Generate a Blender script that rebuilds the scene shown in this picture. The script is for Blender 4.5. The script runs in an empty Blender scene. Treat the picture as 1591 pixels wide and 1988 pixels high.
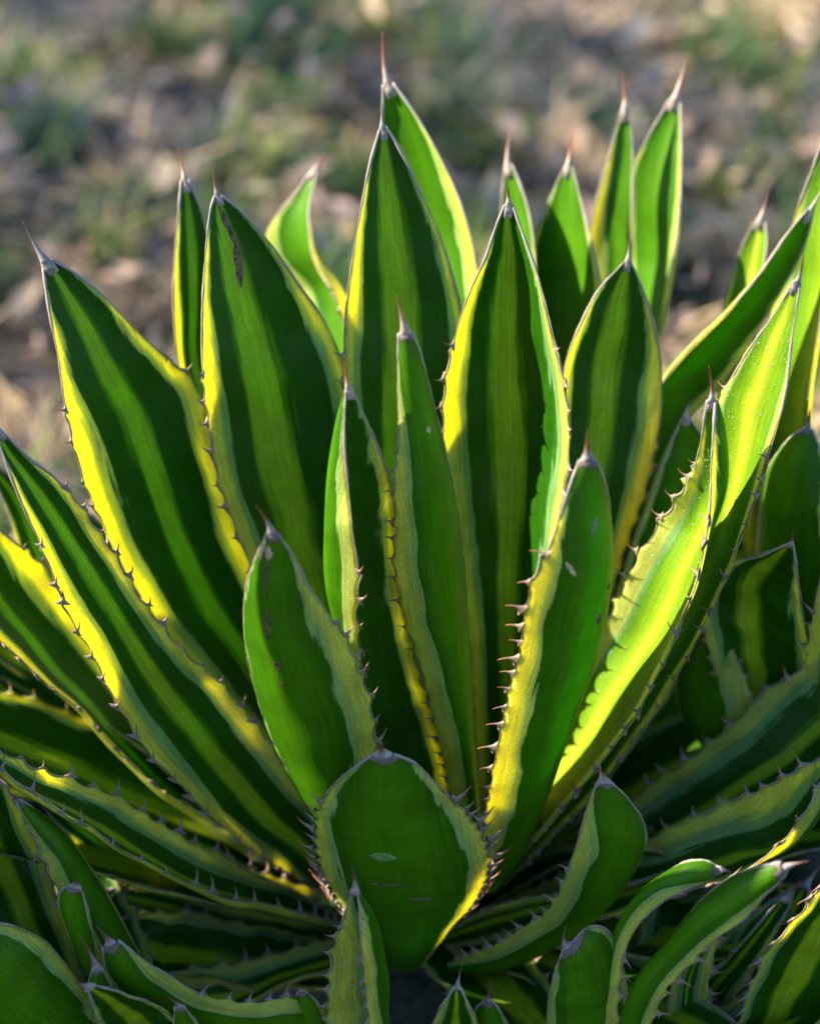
import bpy, math, random
import numpy as np
from mathutils import Vector, Matrix

random.seed(7)
rng = np.random.default_rng(7)
sc = bpy.context.scene
C = sc.collection

# ------------------------------------------------------------------ camera, sky, sun, exposure
PITCH = math.radians(31)
LENS, SENS = 85.0, 36.0
AIM = np.array([0.0, 0.0, 0.335])
DIST = 1.5
FWD = np.array([0, math.cos(PITCH), -math.sin(PITCH)])
UP = np.array([0, math.sin(PITCH), math.cos(PITCH)])
CAM = AIM - FWD * DIST
cam_d = bpy.data.cameras.new('camera')
cam = bpy.data.objects.new('camera', cam_d)
C.objects.link(cam)
cam.location = CAM
cam.rotation_euler = (math.pi / 2 - PITCH, 0, 0)
cam_d.sensor_fit = 'VERTICAL'
cam_d.sensor_height = SENS
cam_d.sensor_width = SENS
cam_d.lens = LENS
cam_d.clip_start = 0.05
cam_d.clip_end = 500
cam_d.dof.use_dof = True
cam_d.dof.focus_distance = 1.445
cam_d.dof.aperture_fstop = 3.3
sc.camera = cam

SUN_EL = math.radians(34)
SUN_AZ = math.radians(-88)          # measured from +Y (away from the camera) towards +X; negative = left
sun_dir = Vector((math.sin(SUN_AZ) * math.cos(SUN_EL), math.cos(SUN_AZ) * math.cos(SUN_EL), math.sin(SUN_EL)))
w = bpy.data.worlds.new('World')
sc.world = w
w.use_nodes = True
nt = w.node_tree
bgn = nt.nodes['Background']
sky = nt.nodes.new('ShaderNodeTexSky')
sky.sky_type = 'NISHITA'
sky.sun_disc = False
sky.sun_elevation = SUN_EL
sky.sun_rotation = SUN_AZ
sky.dust_density = 0.0
sky.ozone_density = 2.5
nt.links.new(sky.outputs[0], bgn.inputs[0])
bgn.inputs[1].default_value = 0.065
sd = bpy.data.lights.new('sun', 'SUN')
sd.energy = 5.0
sd.angle = math.radians(0.5)
sd.color = (1.0, 0.78, 0.50)
so = bpy.data.objects.new('sun', sd)
C.objects.link(so)
so.location = (-2, 2, 3)
so.rotation_euler = sun_dir.to_track_quat('Z', 'Y').to_euler()
sc.view_settings.view_transform = 'Standard'
sc.view_settings.look = 'None'
sc.view_settings.exposure = 2.1
sc.view_settings.gamma = 1
sc.view_settings.use_curve_mapping = False
sc.render.engine = 'CYCLES'
sc.cycles.max_bounces = 12
sc.cycles.diffuse_bounces = 4
sc.cycles.transmission_bounces = 8


def at(px, py, Y):
    """point of the world on the plane y = Y that the photograph shows at pixel px, py"""
    k = SENS / 2 / LENS / 994.0
    d = FWD + np.array([1.0, 0, 0]) * ((px - 795.5) * k) + UP * ((994.0 - py) * k)
    return CAM + d * ((Y - CAM[1]) / d[1])


# ------------------------------------------------------------------ materials
def new_mat(name):
    m = bpy.data.materials.new(name)
    m.use_nodes = True
    n = m.node_tree.nodes
    n.clear()
    out = n.new('ShaderNodeOutputMaterial')
    return m, n, m.node_tree.links, out


def ramp(n, stops, interp='LINEAR'):
    r = n.new('ShaderNodeValToRGB')
    cr = r.color_ramp
    cr.interpolation = interp
    while len(cr.elements) > 1:
        cr.elements.remove(cr.elements[-1])
    cr.elements[0].position = stops[0][0]
    cr.elements[0].color = (*stops[0][1], 1)
    for p, c in stops[1:]:
        e = cr.elements.new(p)
        e.color = (*c, 1)
    return r


def math_node(n, l, op, a, b=None, c=None):
    m = n.new('ShaderNodeMath')
    m.operation = op
    for i, v in enumerate((a, b, c)):
        if v is None:
            continue
        if isinstance(v, (int, float)):
            m.inputs[i].default_value = v
        else:
            l.new(v, m.inputs[i])
    return m.outputs[0]


def mix_col(n, l, fac, a, b, blend='MIX'):
    m = n.new('ShaderNodeMix')
    m.data_type = 'RGBA'
    m.blend_type = blend
    for sock, v in ((m.inputs[0], fac), (m.inputs[6], a), (m.inputs[7], b)):
        if isinstance(v, (int, float)):
            sock.default_value = v
        elif isinstance(v, tuple):
            sock.default_value = (*v, 1)
        else:
            l.new(v, sock)
    return m.outputs[2]


def leaf_mat(name, stops_ref, stops_tr, inner, rough=0.42, bump=0.35):
    m, n, l, out = new_mat(name)
    band = n.new('ShaderNodeAttribute'); band.attribute_name = 'band'
    along = n.new('ShaderNodeAttribute'); along.attribute_name = 'along'
    across = n.new('ShaderNodeAttribute'); across.attribute_name = 'across'
    info = n.new('ShaderNodeObjectInfo')
    seed = math_node(n, l, 'MULTIPLY', info.outputs['Random'], 57.0)
    # lengthwise streaks that make the stripe borders ragged
    cv = n.new('ShaderNodeCombineXYZ')
    l.new(math_node(n, l, 'MULTIPLY', across.outputs['Fac'], 260.0), cv.inputs[0])
    l.new(math_node(n, l, 'MULTIPLY', along.outputs['Fac'], 16.0), cv.inputs[1])
    l.new(seed, cv.inputs[2])
    ns = n.new('ShaderNodeTexNoise'); ns.inputs['Scale'].default_value = 1.0; ns.inputs['Detail'].default_value = 3
    l.new(cv.outputs[0], ns.inputs['Vector'])
    cv2 = n.new('ShaderNodeCombineXYZ')
    l.new(math_node(n, l, 'MULTIPLY', across.outputs['Fac'], 40.0), cv2.inputs[0])
    l.new(math_node(n, l, 'MULTIPLY', along.outputs['Fac'], 45.0), cv2.inputs[1])
    l.new(seed, cv2.inputs[2])
    ns2 = n.new('ShaderNodeTexNoise'); ns2.inputs['Scale'].default_value = 1.0; ns2.inputs['Detail'].default_value = 4
    l.new(cv2.outputs[0], ns2.inputs['Vector'])
    o1 = math_node(n, l, 'MULTIPLY_ADD', ns.outputs['Fac'], 0.12, -0.06)
    o2 = math_node(n, l, 'MULTIPLY_ADD', ns2.outputs['Fac'], 0.05, -0.025)
    b = math_node(n, l, 'ADD', band.outputs['Fac'], math_node(n, l, 'ADD', o1, o2))
    rr = ramp(n, stops_ref); l.new(b, rr.inputs[0])
    rt = ramp(n, stops_tr); l.new(b, rt.inputs[0])
    # fine fibres along the blade
    cv3 = n.new('ShaderNodeCombineXYZ')
    l.new(math_node(n, l, 'MULTIPLY', across.outputs['Fac'], 1500.0), cv3.inputs[0])
    l.new(math_node(n, l, 'MULTIPLY', along.outputs['Fac'], 22.0), cv3.inputs[1])
    l.new(seed, cv3.inputs[2])
    fib = n.new('ShaderNodeTexNoise'); fib.inputs['Scale'].default_value = 1.0; fib.inputs['Detail'].default_value = 2
    l.new(cv3.outputs[0], fib.inputs['Vector'])
    tc = n.new('ShaderNodeTexCoord')
    blot = n.new('ShaderNodeTexNoise'); blot.inputs['Scale'].default_value = 55; blot.inputs['Detail'].default_value = 5
    l.new(tc.outputs['Object'], blot.inputs['Vector'])
    gran = n.new('ShaderNodeTexNoise'); gran.inputs['Scale'].default_value = 1300; gran.inputs['Detail'].default_value = 2
    l.new(tc.outputs['Object'], gran.inputs['Vector'])
    k = math_node(n, l, 'MULTIPLY_ADD', fib.outputs['Fac'], 1.0, 0.5)
    k = math_node(n, l, 'MULTIPLY', k, math_node(n, l, 'MULTIPLY_ADD', blot.outputs['Fac'], 0.6, 0.7))
    k = math_node(n, l, 'MULTIPLY', k, math_node(n, l, 'MULTIPLY_ADD', gran.outputs['Fac'], 1.1, 0.45))
    cref = mix_col(n, l, 1.0, rr.outputs[0], k, 'MULTIPLY')
    ctr = mix_col(n, l, 1.0, rt.outputs[0], k, 'MULTIPLY')
    endd = n.new('ShaderNodeAttribute'); endd.attribute_name = 'from_tip'
    lim = math_node(n, l, 'MULTIPLY_ADD', ns.outputs['Fac'], 0.012, -0.0025)
    hf = math_node(n, l, 'LESS_THAN', endd.outputs['Fac'], lim)
    cref = mix_col(n, l, hf, cref, (0.17, 0.155, 0.16))
    ctr = mix_col(n, l, hf, ctr, (0.03, 0.02, 0.01))
    brn = math_node(n, l, 'LESS_THAN', endd.outputs['Fac'], math_node(n, l, 'ADD', lim, 0.0009))
    cref = mix_col(n, l, math_node(n, l, 'MULTIPLY', math_node(n, l, 'SUBTRACT', brn, hf), 0.8), cref, (0.05, 0.03, 0.01))
    # bump: fibres, grain, slow waves
    h = math_node(n, l, 'ADD', math_node(n, l, 'MULTIPLY', fib.outputs['Fac'], 0.5),
                  math_node(n, l, 'MULTIPLY', gran.outputs['Fac'], 0.6))
    h = math_node(n, l, 'ADD', h, math_node(n, l, 'MULTIPLY', blot.outputs['Fac'], 1.5))
    bp = n.new('ShaderNodeBump'); bp.inputs['Strength'].default_value = bump; bp.inputs['Distance'].default_value = 0.0006
    l.new(h, bp.inputs['Height'])
    p = n.new('ShaderNodeBsdfPrincipled')
    l.new(cref, p.inputs['Base Color'])
    p.inputs['Roughness'].default_value = rough
    p.inputs['Specular IOR Level'].default_value = 0.2
    l.new(bp.outputs[0], p.inputs['Normal'])
    t = n.new('ShaderNodeBsdfTranslucent')
    l.new(ctr, t.inputs['Color'])
    mx = n.new('ShaderNodeMixShader')
    rf = ramp(n, [(0, (.62,) * 3), (0.13, (.62,) * 3), (0.22, (.28,) * 3), (0.78, (.28,) * 3), (0.87, (.62,) * 3), (1, (.62,) * 3)])
    l.new(b, rf.inputs[0]); l.new(rf.outputs[0], mx.inputs[0])
    l.new(p.outputs[0], mx.inputs[1]); l.new(t.outputs[0], mx.inputs[2])
    l.new(mx.outputs[0], out.inputs[0])
    return m


YEL, SAGE, DRK, MID, LGT = (0.38, 0.48, 0.15), (0.13, 0.31, 0.13), (0.012, 0.080, 0.001), (0.066, 0.185, 0.002), (0.22, 0.36, 0.012)
tYEL, tSAGE, tDRK, tMID, tLGT = (0.95, 0.92, 0.02), (0.45, 0.62, 0.06), (0.010, 0.10, 0.001), (0.06, 0.30, 0.002), (0.24, 0.66, 0.005)
def inner_stops(y, s, d, mm, g):
    return [(0, y), (0.10, y), (0.15, s), (0.197, s), (0.212, d), (0.335, d), (0.365, mm), (0.395, g), (0.49, g), (0.502, tuple(min(1, 1.35 * q) for q in g)),
            (0.514, g), (0.57, g), (0.60, mm), (0.635, d), (0.788, d), (0.803, s), (0.85, s), (0.90, y), (1, y)]
def outer_stops(y, s, d, mm, g):
    return [(0, y), (0.12, y), (0.18, s), (0.197, s), (0.206, d), (0.35, mm), (0.5, mm), (0.65, mm), (0.794, d), (0.803, s),
            (0.82, s), (0.88, y), (1, y)]
M_IN = leaf_mat('leaf_upper_face', inner_stops(YEL, SAGE, DRK, MID, LGT), inner_stops(tYEL, tSAGE, tDRK, tMID, tLGT), True, 0.45)
M_SUNLIT_PALE = leaf_mat('sunlit_pale_upper_face', [(0, YEL), (0.12, YEL), (0.17, SAGE), (0.2, (0.07, 0.20, 0.008)), (0.34, (0.13, 0.26, 0.010)), (0.42, (0.25, 0.36, 0.02)), (0.5, (0.31, 0.41, 0.03)),  # paler greens carry painted sun sheen, darker side bands stand in for tooth shadows
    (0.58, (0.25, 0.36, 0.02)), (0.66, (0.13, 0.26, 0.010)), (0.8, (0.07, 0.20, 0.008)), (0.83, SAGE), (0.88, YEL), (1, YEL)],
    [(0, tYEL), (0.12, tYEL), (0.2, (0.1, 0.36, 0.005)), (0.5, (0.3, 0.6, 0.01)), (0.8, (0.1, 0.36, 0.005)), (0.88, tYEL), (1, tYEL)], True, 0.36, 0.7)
OY, OS, OD, OM = (0.38, 0.50, 0.15), (0.24, 0.40, 0.14), (0.024, 0.120, 0.002), (0.050, 0.18, 0.003)
tOD, tOM = (0.022, 0.22, 0.002), (0.07, 0.46, 0.003)
M_OUT = leaf_mat('leaf_under_face', outer_stops(OY, OS, OD, OM, OM), outer_stops(tYEL, (0.75, 0.78, 0.06), tOD, tOM, tOM), False, 0.40)


def simple_mat(name, ca, cb, scale, rough, bump=0.3, attr=None, tipc=None, stretch=None, dist=0.0004):
    m, n, l, out = new_mat(name)
    tc = n.new('ShaderNodeTexCoord')
    ns = n.new('ShaderNodeTexNoise'); ns.inputs['Scale'].default_value = scale; ns.inputs['Detail'].default_value = 5
    l.new(tc.outputs['Object'], ns.inputs['Vector'])
    r = ramp(n, [(0.35, ca), (0.65, cb)]); l.new(ns.outputs['Fac'], r.inputs[0])
    col = r.outputs[0]
    if tipc:
        a = n.new('ShaderNodeAttribute'); a.attribute_name = attr
        rr = ramp(n, [(0.45, (0, 0, 0)), (0.85, (1, 1, 1))]); l.new(a.outputs['Fac'], rr.inputs[0])
        col = mix_col(n, l, rr.outputs[0], col, tipc)
    p = n.new('ShaderNodeBsdfPrincipled')
    l.new(col, p.inputs['Base Color'])
    p.inputs['Roughness'].default_value = rough
    bp = n.new('ShaderNodeBump'); bp.inputs['Strength'].default_value = bump; bp.inputs['Distance'].default_value = dist
    l.new(ns.outputs['Fac'], bp.inputs['Height']); l.new(bp.outputs[0], p.inputs['Normal'])
    l.new(p.outputs[0], out.inputs[0])
    return m


M_SPINE = simple_mat('spine_horn', (0.15, 0.145, 0.165), (0.30, 0.29, 0.32), 260, 0.5, 0.5, 'tip', (0.10, 0.035, 0.022))
M_SPINE_RED = simple_mat('reddish_spine_horn', (0.22, 0.18, 0.175), (0.40, 0.36, 0.35), 260, 0.5, 0.5, 'tip', (0.22, 0.055, 0.03))
M_TOOTH = simple_mat('tooth_horn', (0.12, 0.085, 0.075), (0.24, 0.20, 0.20), 3, 0.45, 0.2, 'tip', (0.24, 0.06, 0.015))
M_EDGE = simple_mat('edge_horn', (0.07, 0.052, 0.045), (0.24, 0.21, 0.21), 90, 0.5, 0.4, 'tip', (0.25, 0.24, 0.26))
M_SCAR = simple_mat('leaf_scar', (0.03, 0.02, 0.012), (0.16, 0.12, 0.08), 500, 0.8, 0.6)
M_SCUFF = simple_mat('waxy_scuff', (0.06, 0.17, 0.04), (0.13, 0.26, 0.09), 350, 0.6, 0.3)
M_DRY = simple_mat('dry_skin', (0.30, 0.22, 0.12), (0.52, 0.42, 0.28), 300, 0.7, 0.5)
M_CORE = simple_mat('crown_flesh', (0.012, 0.022, 0.008), (0.03, 0.04, 0.015), 40, 0.6, 0.4)

m, n, l, out = new_mat('dew')
p = n.new('ShaderNodeBsdfPrincipled')
nz = n.new('ShaderNodeTexNoise'); nz.inputs['Scale'].default_value = 40
rp = n.new('ShaderNodeMapRange'); rp.inputs[3].default_value = 0.02; rp.inputs[4].default_value = 0.10
l.new(nz.outputs['Fac'], rp.inputs[0]); l.new(rp.outputs[0], p.inputs['Roughness'])
p.inputs['Base Color'].default_value = (0.95, 0.97, 0.95, 1)
p.inputs['Transmission Weight'].default_value = 0.7
p.inputs['IOR'].default_value = 1.33
l.new(p.outputs[0], out.inputs[0])
M_DEW = m


# ------------------------------------------------------------------ curves and meshes
def spline(pts, N):
    """N points along a centripetal curve through pts, even in length"""
    P = np.array(pts, float)
    if len(P) == 2:
        return P[0] + (P[1] - P[0]) * np.linspace(0, 1, N)[:, None]
    E = np.vstack([2 * P[0] - P[1], P, 2 * P[-1] - P[-2]])
    outp = []
    for i in range(len(P) - 1):
        p0, p1, p2, p3 = E[i:i + 4]
        t0 = 0; t1 = t0 + max(np.linalg.norm(p1 - p0), 1e-6) ** .5
        t2 = t1 + max(np.linalg.norm(p2 - p1), 1e-6) ** .5
        t3 = t2 + max(np.linalg.norm(p3 - p2), 1e-6) ** .5
        t = np.linspace(t1, t2, 24, endpoint=False)[:, None]
        a1 = (t1 - t) / (t1 - t0) * p0 + (t - t0) / (t1 - t0) * p1
        a2 = (t2 - t) / (t2 - t1) * p1 + (t - t1) / (t2 - t1) * p2
        a3 = (t3 - t) / (t3 - t2) * p2 + (t - t2) / (t3 - t2) * p3
        b1 = (t2 - t) / (t2 - t0) * a1 + (t - t0) / (t2 - t0) * a2
        b2 = (t3 - t) / (t3 - t1) * a2 + (t - t1) / (t3 - t1) * a3
        outp.append((t2 - t) / (t2 - t1) * b1 + (t - t1) / (t2 - t1) * b2)
    Q = np.vstack(outp + [P[-1:]])
    s = np.concatenate([[0], np.cumsum(np.linalg.norm(np.diff(Q, axis=0), axis=1))])
    u = np.linspace(0, s[-1], N)
    return np.stack([np.interp(u, s, Q[:, k]) for k in range(Q.shape[1])], 1)


def unit(v):
    return v / np.maximum(np.linalg.norm(v, axis=-1, keepdims=True), 1e-9)


def mesh_obj(name, verts, faces, mats, parent=None, midx=None, attrs=None, smooth=True):
    me = bpy.data.meshes.new(name)
    me.from_pydata([tuple(v) for v in verts], [], [tuple(int(i) for i in f) for f in faces])
    for mt in (mats if isinstance(mats, (list, tuple)) else [mats]):
        me.materials.append(mt)
    if midx is not None:
        me.polygons.foreach_set('material_index', np.array(midx, np.int32))
    if smooth:
        me.polygons.foreach_set('use_smooth', np.ones(len(me.polygons), bool))
    for k, v in (attrs or {}).items():
        a = me.attributes.new(k, 'FLOAT', 'POINT')
        a.data.foreach_set('value', np.array(v, np.float32))
    me.update()
    o = bpy.data.objects.new(name, me)
    C.objects.link(o)
    if parent:
        o.parent = parent
    return o


def tube(path, rad, sides=6, flat=None, flatdir=None):
    """tapering tube along path (n,3); returns verts, faces, position along it"""
    n_ = len(path)
    T = unit(np.gradient(path, axis=0))
    ref = flatdir if flatdir is not None else np.tile([0.0, -1.0, 0.2], (n_, 1))
    A = unit(np.cross(T, ref)); B = np.cross(A, T)
    ang = np.linspace(0, 2 * np.pi, sides, endpoint=False)
    fl = 1.0 if flat is None else flat
    V = path[:, None, :] + rad[:, None, None] * (np.cos(ang)[None, :, None] * A[:, None, :] + fl * np.sin(ang)[None, :, None] * B[:, None, :])
    V = V.reshape(-1, 3)
    F = []
    for i in range(n_ - 1):
        for j in range(sides):
            k = (j + 1) % sides
            F.append((i * sides + j, i * sides + k, (i + 1) * sides + k, (i + 1) * sides + j))
    F.append(tuple(range(sides))[::-1]); F.append(tuple((n_ - 1) * sides + j for j in range(sides)))
    return V, F, np.repeat(np.linspace(0, 1, n_), sides)


wpale = lambda sd: sd not in (1, 2, 3, 4, 5, 6, 7, 25, 26)


def tooth_mesh():
    """a hooked tooth: length 1 along z, wide base along x, hook towards +x"""
    rows = [(-.10, 0, .60, .16), (0.04, 0, .34, .14), (0.17, .015, .16, .11), (0.42, .07, .085, .075), (0.74, .21, .05, .045), (1.0, .40, .008, .008)]
    V, F, tip = [], [], []
    S = 6
    for z, x, rx, ry in rows:
        for j in range(S):
            a = 2 * math.pi * j / S
            V.append((x + rx * math.cos(a), ry * math.sin(a), z)); tip.append(max(0, z))
    for i in range(len(rows) - 1):
        for j in range(S):
            k = (j + 1) % S
            F.append((i * S + j, i * S + k, (i + 1) * S + k, (i + 1) * S + j))
    F.append(tuple((len(rows) - 1) * S + j for j in range(S)))
    return V, F, tip


TV, TF, TT = tooth_mesh()
_tmp = mesh_obj('marginal_tooth', TV, TF, M_TOOTH, None, None, {'tip': TT})
TOOTH_ME = _tmp.data
bpy.data.objects.remove(_tmp)
TEETH = {}                      # plant -> list of (leaf object, matrix, size in pixels, tip in the world)


def thing(name, label, cat, loc, group=None):
    o = bpy.data.objects.new(name, None)
    C.objects.link(o)
    o.location = loc
    o.empty_display_size = 0.05
    o['label'] = label
    o['category'] = cat
    if group:
        o['group'] = group
    return o


def surf(L, M, R, u):
    """points across the blade at u in 0..1 for rails (n,3)"""
    u = np.asarray(u)[None, :, None]
    return L[:, None] * (1 - u) * (1 - 2 * u) + M[:, None] * 4 * u * (1 - u) + R[:, None] * u * (2 * u - 1)


NU, NV = 17, 150
US = 0.5 - 0.5 * np.cos(np.linspace(0, np.pi, NU)) * 0.6 - 0.5 * 0.4 * (1 - 2 * np.linspace(0, 1, NU))


def leaf(plant, L, R, tip, Y, M=None, sag=0.16, dY=(0, 0, 0), face='in', mg=(0.2, 0.2), teeth='LR', th=1.0, pitch=50,
         hook=(1, 1), ts=1.0, tend=0.80, spine=1.0, label=None, scars=(), dew=0, ypow=1.0, sr=None, seed=0, tstart=0.03, spineY=0.0, scal=1.0, mtap=0.0, curl=(0, 0), plain=False):
    """one blade. L, R: edges from base to tip (photograph pixels), Y: world y of base and tip,
    face: which face the photograph shows, mg: width share of the pale margins, tip: pixel of the terminal spine's point"""
    org = np.array(plant.location)
    n_ = NV
    t = np.linspace(0, 1, n_)
    world = len(L[0]) == 3
    pl, pr = spline(L, n_), spline(R, n_)
    yy = Y[0] + (Y[1] - Y[0]) * t ** ypow
    env = np.minimum(1, t / 0.12) * np.minimum(1, (1 - t) / 0.25)
    toW = lambda pp, yv: np.array(pp) if world else np.array([at(a, b, c) for (a, b), c in zip(pp, yv)])
    WL = toW(pl, yy + dY[0] * env)
    WR = toW(pr, yy + dY[2] * env)
    r_ = np.random.default_rng(seed * 13 + 5)
    # gentle waviness of both edges in depth
    for W, s in ((WL, 1.0), (WR, 2.3)):
        W[:, 1] += (1.0 if face == 'in' else 0.35) * np.minimum(1, np.linalg.norm(WR - WL, axis=1) / 0.05) ** 2 * (0.0016 * env * np.sin(t * 21 + s * 3 + seed) + 0.001 * env * np.sin(t * 47 + s + seed * 2))
    chord = WR - WL
    cw = np.linalg.norm(chord, axis=1)
    ctr = (WL + WR) / 2
    T = unit(np.gradient(ctr, axis=0))
    N = unit(np.cross(chord, T))
    view = unit(CAM - ctr)
    flip = np.sign((N * view).sum(1).mean())
    N = N * flip                                   # towards the camera
    sgn = -1.0 if face == 'in' else 1.0
    if M is None:
        WM = ctr + N * (sgn * sag * cw)[:, None]
        WM[:, 1] += dY[1] * env
    else:
        WM = toW(spline(M, n_), yy + dY[1] * env)
    # scalloped edges, a tooth on each cusp
    SL, SR = WL.copy(), WR.copy()
    tlist = []
    for side, W, O in (('L', WL, -chord), ('R', WR, chord)):
        seg = np.concatenate([[0], np.cumsum(np.linalg.norm(np.diff(W, axis=0), axis=1))])
        pit = pitch * 0.00032
        pos, s = [], seg[-1] * tstart + r_.uniform(0, pit)
        while s < seg[-1] * tend:
            pos.append(s)
            s += pit * r_.uniform(0.62, 1.25) * (0.65 + 0.6 * min(1, s / seg[-1] / 0.5))
        if not pos:
            continue
        pos = np.array(pos)
        # out of the blade, along the surface at its edge
        U0 = surf(WL, WM, WR, [0.0, 0.06, 0.94, 1.0])
        outd = unit(U0[:, 0] - U0[:, 1]) if side == 'L' else unit(U0[:, 3] - U0[:, 2])
        idx = np.clip(np.searchsorted(pos, seg), 1, len(pos) - 1) if len(pos) > 1 else np.zeros(n_, int)
        if len(pos) > 1:
            a, b = pos[idx - 1], pos[idx]
            fr = np.clip((seg - a) / (b - a), 0, 1)
            cusp = (2 * np.abs(fr - 0.5)) ** 2.2 * np.clip((b - a) / pit, 0.3, 1.2)
            cusp *= ((seg >= pos[0]) & (seg <= pos[-1]))
        else:
            cusp = np.zeros(n_)
        amp = 0.0030 * ts * scal * np.minimum(1, cw / 0.02) * (side in teeth)
        W += outd * (amp * cusp)[:, None]
        if side in teeth:
            for q in pos:
                i = int(np.searchsorted(seg, q)); i = min(max(i, 1), n_ - 2)
                tlist.append((side, i, outd[i], hook[0 if side == 'L' else 1]))
    G = surf(SL, WM, SR, US)
    G = G + (WL - SL)[:, None] * (np.clip(1 - US / 0.09, 0, 1) ** 1.3)[None, :, None] + (WR - SR)[:, None] * (np.clip(1 - (1 - US) / 0.09, 0, 1) ** 1.3)[None, :, None]                      # (n, NU, 3)
    du = np.gradient(G, axis=1); dv = np.gradient(G, axis=0)
    GN = unit(np.cross(du, dv))
    sgnn = 1.0 if (GN[:, NU // 2] * N).sum(1).mean() > 0 else -1.0
    GN = GN * sgnn
    GN = GN * (1.0 if face == 'in' else -1.0)      # now points out of the upper (inner) face
    mid = (4 * US * (1 - US)) ** 0.7
    thick = (0.0009 + th * (0.0034 * (1 - t)[:, None] ** 0.8 + 0.0012) * mid[None, :]) * np.minimum(1, cw / 0.012)[:, None]
    thick[:, 0] *= 0.0; thick[:, -1] *= 0.0
    # slow unevenness
    wob = (1.0 if face == 'in' else 0.12) * np.minimum(1, cw / 0.05)[:, None] * (0.0006 * np.sin(US[None] * 14 + t[:, None] * 9 + seed) * env[:, None] + 0.0006 * np.sin(US[None] * 5 - t[:, None] * 23 + seed * 1.7) * env[:, None])
    A = G + GN * (thick * 0.45 + wob)[..., None]
    B = G - GN * (thick * 0.55 - wob)[..., None]
    V = list(A.reshape(-1, 3)); ia = np.arange(n_ * NU).reshape(n_, NU)
    ib = ia.copy()
    ib[:, 1:-1] = n_ * NU + np.arange(n_ * (NU - 2)).reshape(n_, NU - 2)
    V += list(B[:, 1:-1].reshape(-1, 3))
    F, mi = [], []
    for i in range(n_ - 1):
        for j in range(NU - 1):
            F.append((ia[i, j], ia[i, j + 1], ia[i + 1, j + 1], ia[i + 1, j])); mi.append(0)
            F.append((ib[i, j], ib[i + 1, j], ib[i + 1, j + 1], ib[i, j + 1])); mi.append(1)
    for i in (0, n_ - 1):
        F.append(tuple(ia[i]) + tuple(ib[i, 1:-1][::-1])); mi.append(1)
    fade = np.clip((1.0 - t) / 0.22, 0.15, 1) * np.clip(0.75 + t, 0, 1) * (1 + mtap * (0.4 - t))
    mL = np.clip(0.88 * mg[0] * fade, 0.01, 0.45)[:, None]; mR = np.clip(0.88 * mg[1] * fade, 0.01, 0.45)[:, None]
    u = US[None].repeat(n_, 0)
    g_, p_ = math.exp(r_.uniform(-0.3, 0.3)), math.exp(r_.uniform(-0.6, 0.05))
    wrp = lambda x: 0.5 + 0.5 * np.sign(x ** g_ - 0.5) * np.abs(2 * x ** g_ - 1) ** p_
    band = np.where(u < mL, 0.2 * u / mL, np.where(u > 1 - mR, 1 - 0.2 * (1 - u) / mR, 0.2 + 0.6 * wrp(np.clip((u - mL) / (1 - mL - mR), 0, 1))))
    wid = (u - 0.5) * np.maximum(cw, 0.008)[:, None]
    length = np.concatenate([[0], np.cumsum(np.linalg.norm(np.diff(ctr, axis=0), axis=1))])
    al = length[:, None].repeat(NU, 1)
    both = lambda q: np.concatenate([q.reshape(-1), q[:, 1:-1].reshape(-1)])
    V = np.array(V) - org
    o = mesh_obj('leaf', V, F, [{True: M_OUT, False: M_IN, 'pale': M_SUNLIT_PALE}[plain], M_OUT], plant, mi, {'band': both(band), 'across': both(wid), 'along': both(al), 'from_tip': both(length[-1] - al + np.abs(u - 0.5) * 0.0)})
    if label:
        o['label'] = label
    # horny margins
    for W in (WL, WR):
        rad = 0.00034 + 0.00036 * np.clip((t - 0.45) / 0.4, 0, 1) + 0.00018 * np.clip((t - 0.9) / 0.1, 0, 1)
        rad = rad * (1 + 0.3 * np.sin(t * 140 + seed) * np.sin(t * 57) + 0.35 * np.sin(t * 31 + seed * 2))
        tv, tf, _ = tube(W, rad, 5)
        at_ = np.repeat(np.clip((t - 0.3) / 0.8, 0, 1), 5)
        mesh_obj('horny_margin', tv - org, tf, M_EDGE, o, None, {'tip': at_})
    # terminal spine, its foot wrapped over the blade's end
    if spine:
        e = ctr[-1]
        foot = ctr[-3] * 0.7 + (WL[-3] + WR[-3] + WM[-3]) / 3 * 0.3
        pt = np.array(tip) if world else at(tip[0], tip[1], yy[-1] + (Y[1] - Y[0]) * 0.05 + spineY)
        ln = np.linalg.norm(pt - e)
        c1 = e + T[-1] * ln * 0.35
        s = np.linspace(0, 1, 22)[:, None]
        path = e * (1 - s) ** 3 + 3 * (e * 0.7 + c1 * 0.3) * s * (1 - s) ** 2 + 3 * c1 * s ** 2 * (1 - s) + pt * s ** 3
        path = np.vstack([ctr[-4], ctr[-2], path[1:]])
        r0 = sr if sr else max(cw[-1] * 0.56, 0.0024)
        q = np.linspace(0, 1, 23)
        rad = r0 * (0.66 * (1 - q) + 0.34 * (1 - q) ** 2.4) + 0.00012
        rad[0] = r0 * 0.98
        fl = 0.30 + 0.55 * np.clip(q / 0.3, 0, 1)
        rad[1:] *= 1 + 0.05 * np.sin(q[1:] * 40 + seed) * (1 - q[1:])
        tv, tf, tp = tube(path, rad, 12, fl[:, None, None], np.tile(N[-1], (23, 1)))
        tp = np.clip(tp * r_.uniform(0.85, 1.5), 0, 1)
        # end the foot in a blunt notch instead of a clean ring
        mesh_obj('terminal_spine', tv - org, tf, M_SPINE if wpale(seed) else M_SPINE_RED, o, None, {'tip': tp})
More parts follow.
